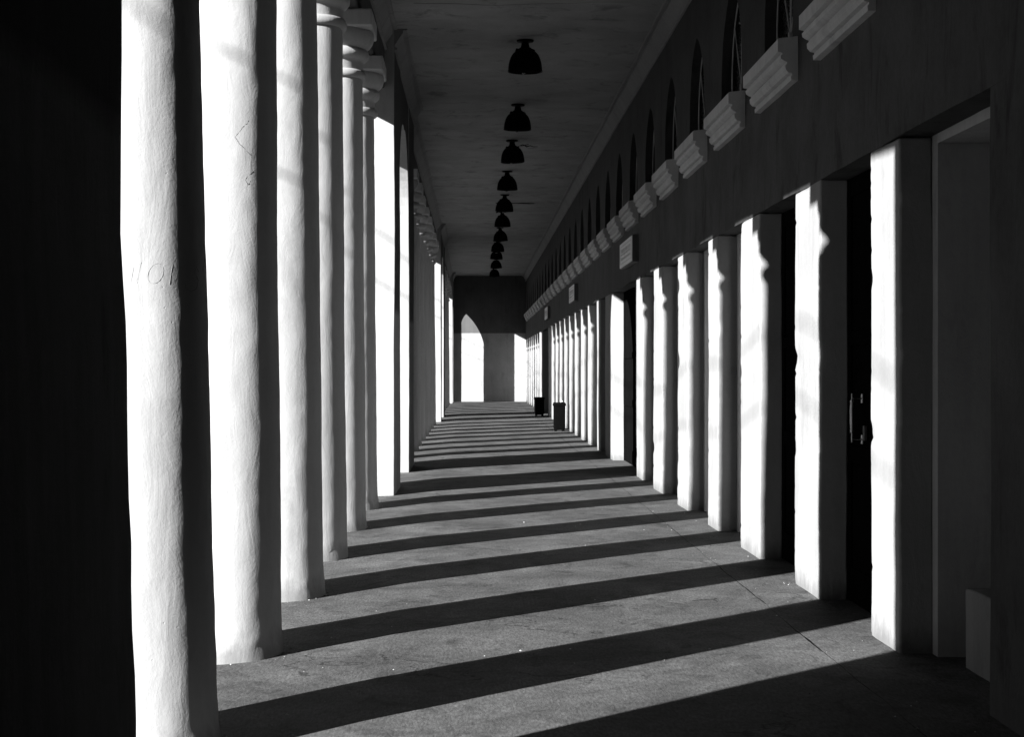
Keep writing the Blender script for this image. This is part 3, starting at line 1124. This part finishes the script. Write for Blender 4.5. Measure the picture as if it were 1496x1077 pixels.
# ------------------------------------------------------------------ litter bins
def make_bin():
    t = empty('litter_bin', (0, 0, 0), None, 'bin', 'black litter bins by the shop wall')
    hw, hd, ht = m(.098), m(.085), m(.45)
    mb = MB()
    sec = [(0.82, .03), (.84, .06), (.93, .085), (.95, ht * .9), (.95, ht - .075)]
    vs, fs = [], []
    ring = []
    for s_, z in sec:
        for q in range(24):
            a = 2 * math.pi * q / 24
            c, s = math.cos(a), math.sin(a)
            e = .35
            vs.append((hw * s_ * math.copysign(abs(c) ** e, c), hd * s_ * math.copysign(abs(s) ** e, s), z))
    for j in range(len(sec) - 1):
        for q in range(24):
            q2 = (q + 1) % 24
            fs.append((j * 24 + q, j * 24 + q2, (j + 1) * 24 + q2, (j + 1) * 24 + q))
    fs += [tuple(reversed(range(24))), tuple(range((len(sec) - 1) * 24, len(sec) * 24))]
    mb.add(vs, fs)
    b = mb.build('body', M_bin, t, sharp=45)
    mb = MB()
    sec = [(1.02, ht - .085), (1.06, ht - .080), (1.05, ht - .045), (.98, ht - .012), (.90, ht)]
    vs, fs = [], []
    for s_, z in sec:
        for q in range(24):
            a = 2 * math.pi * q / 24
            c, s = math.cos(a), math.sin(a)
            e = .35
            vs.append((hw * s_ * math.copysign(abs(c) ** e, c), hd * s_ * math.copysign(abs(s) ** e, s), z))
    for j in range(len(sec) - 1):
        for q in range(24):
            q2 = (q + 1) % 24
            fs.append((j * 24 + q, j * 24 + q2, (j + 1) * 24 + q2, (j + 1) * 24 + q))
    fs += [tuple(reversed(range(24))), tuple(range((len(sec) - 1) * 24, len(sec) * 24))]
    mb.add(vs, fs)
    mb.build('lid', M_bin, t, sharp=45)
    mb = MB()
    for sx in (-1, 1):
        mb.box(sx * hw * .6 - .03, sx * hw * .6 + .03, -hd * .8, hd * .8, 0, .029)
    mb.build('foot_rail', M_bin, t, bevel=.004)
    return t


B0 = make_bin()
B0.location = (m(1.32), dy(.01068) + .15, .002)
tag(B0, 'black litter bin with crumpled rubbish on its lid, the nearer of two')
B1 = copy_tree(B0)
B1.location = (m(1.325), dy(.0141) + .15, .002)
B1.scale = (1.10, 1.0, .86)
tag(B1, 'farther and shorter black litter bin with a bare flat lid')
# rubbish on the nearer lid
def crumple(name, x, y, z, r, seed, lb):
    vs, fs = [], []
    bm = bmesh.new()
    bmesh.ops.create_icosphere(bm, subdivisions=2, radius=r)
    for v in bm.verts:
        v.co *= 1 + .55 * noise.noise(v.co / r * 1.7 + Vector((seed, 0, 0)))
        v.co.z *= .8
    zmin = min(v.co.z for v in bm.verts)
    me = bpy.data.meshes.new(name)
    bm.to_mesh(me)
    bm.free()
    me.materials.append(M_paper)
    o = bpy.data.objects.new(name, me)
    COL.objects.link(o)
    o.location = (x, y, z - zmin)
    return tag(o, lb, 'litter', 'rubbish on the bin lid')


bx, by, bz = m(1.32), dy(.01068) + .15, m(.45) + .002
crumple('crumpled_paper', bx + .05, by - .03, bz, .032, 1, 'white crumpled paper lying on the nearer bin lid')
# ------------------------------------------------------------------ cables strung outside whose shadows stripe the columns and piers
for i, (dx, zc, r, lb) in enumerate(((7.0, 6.98, .0105, 'sagging cable strung high outside the columns, lower one'), (7.6, 7.90, .0115, 'sagging cable strung high outside the columns, upper one'))):
    mb = MB()
    pts = []
    for q in range(81):
        y = -20 + 110 * q / 80
        pts.append((XC - dx, y, zc + .10 * math.sin(y * .9 + i) - .6 * math.sin(math.pi * ((y + 20) % 22) / 22)))
    mb.tube(pts, r, 8)
    tag(mb.build('overhead_cable', M_cable), lb, 'cable', 'cables outside the arcade')

# ------------------------------------------------------------------ light
A, E = math.atan(.000412 * F), math.atan(.52 * math.cos(math.atan(.000412 * F)))
d = Vector((math.cos(E) * math.cos(A), math.cos(E) * math.sin(A), -math.sin(E)))
sun = bpy.data.lights.new('sun', 'SUN')
sun.energy = 5.0
sun.angle = math.radians(.5)
sun.color = (1, 1, 1)
so = bpy.data.objects.new('sun', sun)
so.rotation_euler = d.to_track_quat('-Z', 'Y').to_euler()
so.location = (-20, -10, 20)
COL.objects.link(so)

W = bpy.data.worlds.new('World')
SC.world = W
W.use_nodes = True
nt = W.node_tree
nt.nodes.clear()
wo = nt.nodes.new('ShaderNodeOutputWorld')
bg = nt.nodes.new('ShaderNodeBackground')
sky = nt.nodes.new('ShaderNodeTexSky')
sky.sky_type = 'NISHITA'
sky.sun_disc = False
sky.air_density = .30
sky.dust_density = .0
sky.altitude = 1500
sky.sun_elevation = E
sky.sun_rotation = math.atan2(-d.x, -d.y) % (2 * math.pi)
bw = nt.nodes.new('ShaderNodeSeparateColor')     # black and white film behind a red filter: the blue sky falls dark
nt.links.new(sky.outputs[0], bw.inputs[0])
nt.links.new(bw.outputs[0], bg.inputs[0])
bg.inputs[1].default_value = .05
nt.links.new(bg.outputs[0], wo.inputs[0])

# ------------------------------------------------------------------ camera
cam = bpy.data.cameras.new('camera')
cam.sensor_width = 36
cam.lens = F / 1496 * 36
cam.shift_x = (748 - 694) / 1496
cam.shift_y = -1.5 / 1496
cam.clip_end = 2000
cam.clip_start = .05
co = bpy.data.objects.new('camera', cam)
co.location = (0, 0, H)
co.rotation_euler = (math.radians(90), 0, 0)
COL.objects.link(co)
SC.camera = co

vs_ = SC.view_settings
vs_.view_transform = 'Standard'
vs_.look = 'None'
vs_.exposure = 2.12
vs_.gamma = 1
vs_.use_curve_mapping = False
SC.cycles.max_bounces = 6
SC.cycles.diffuse_bounces = 2
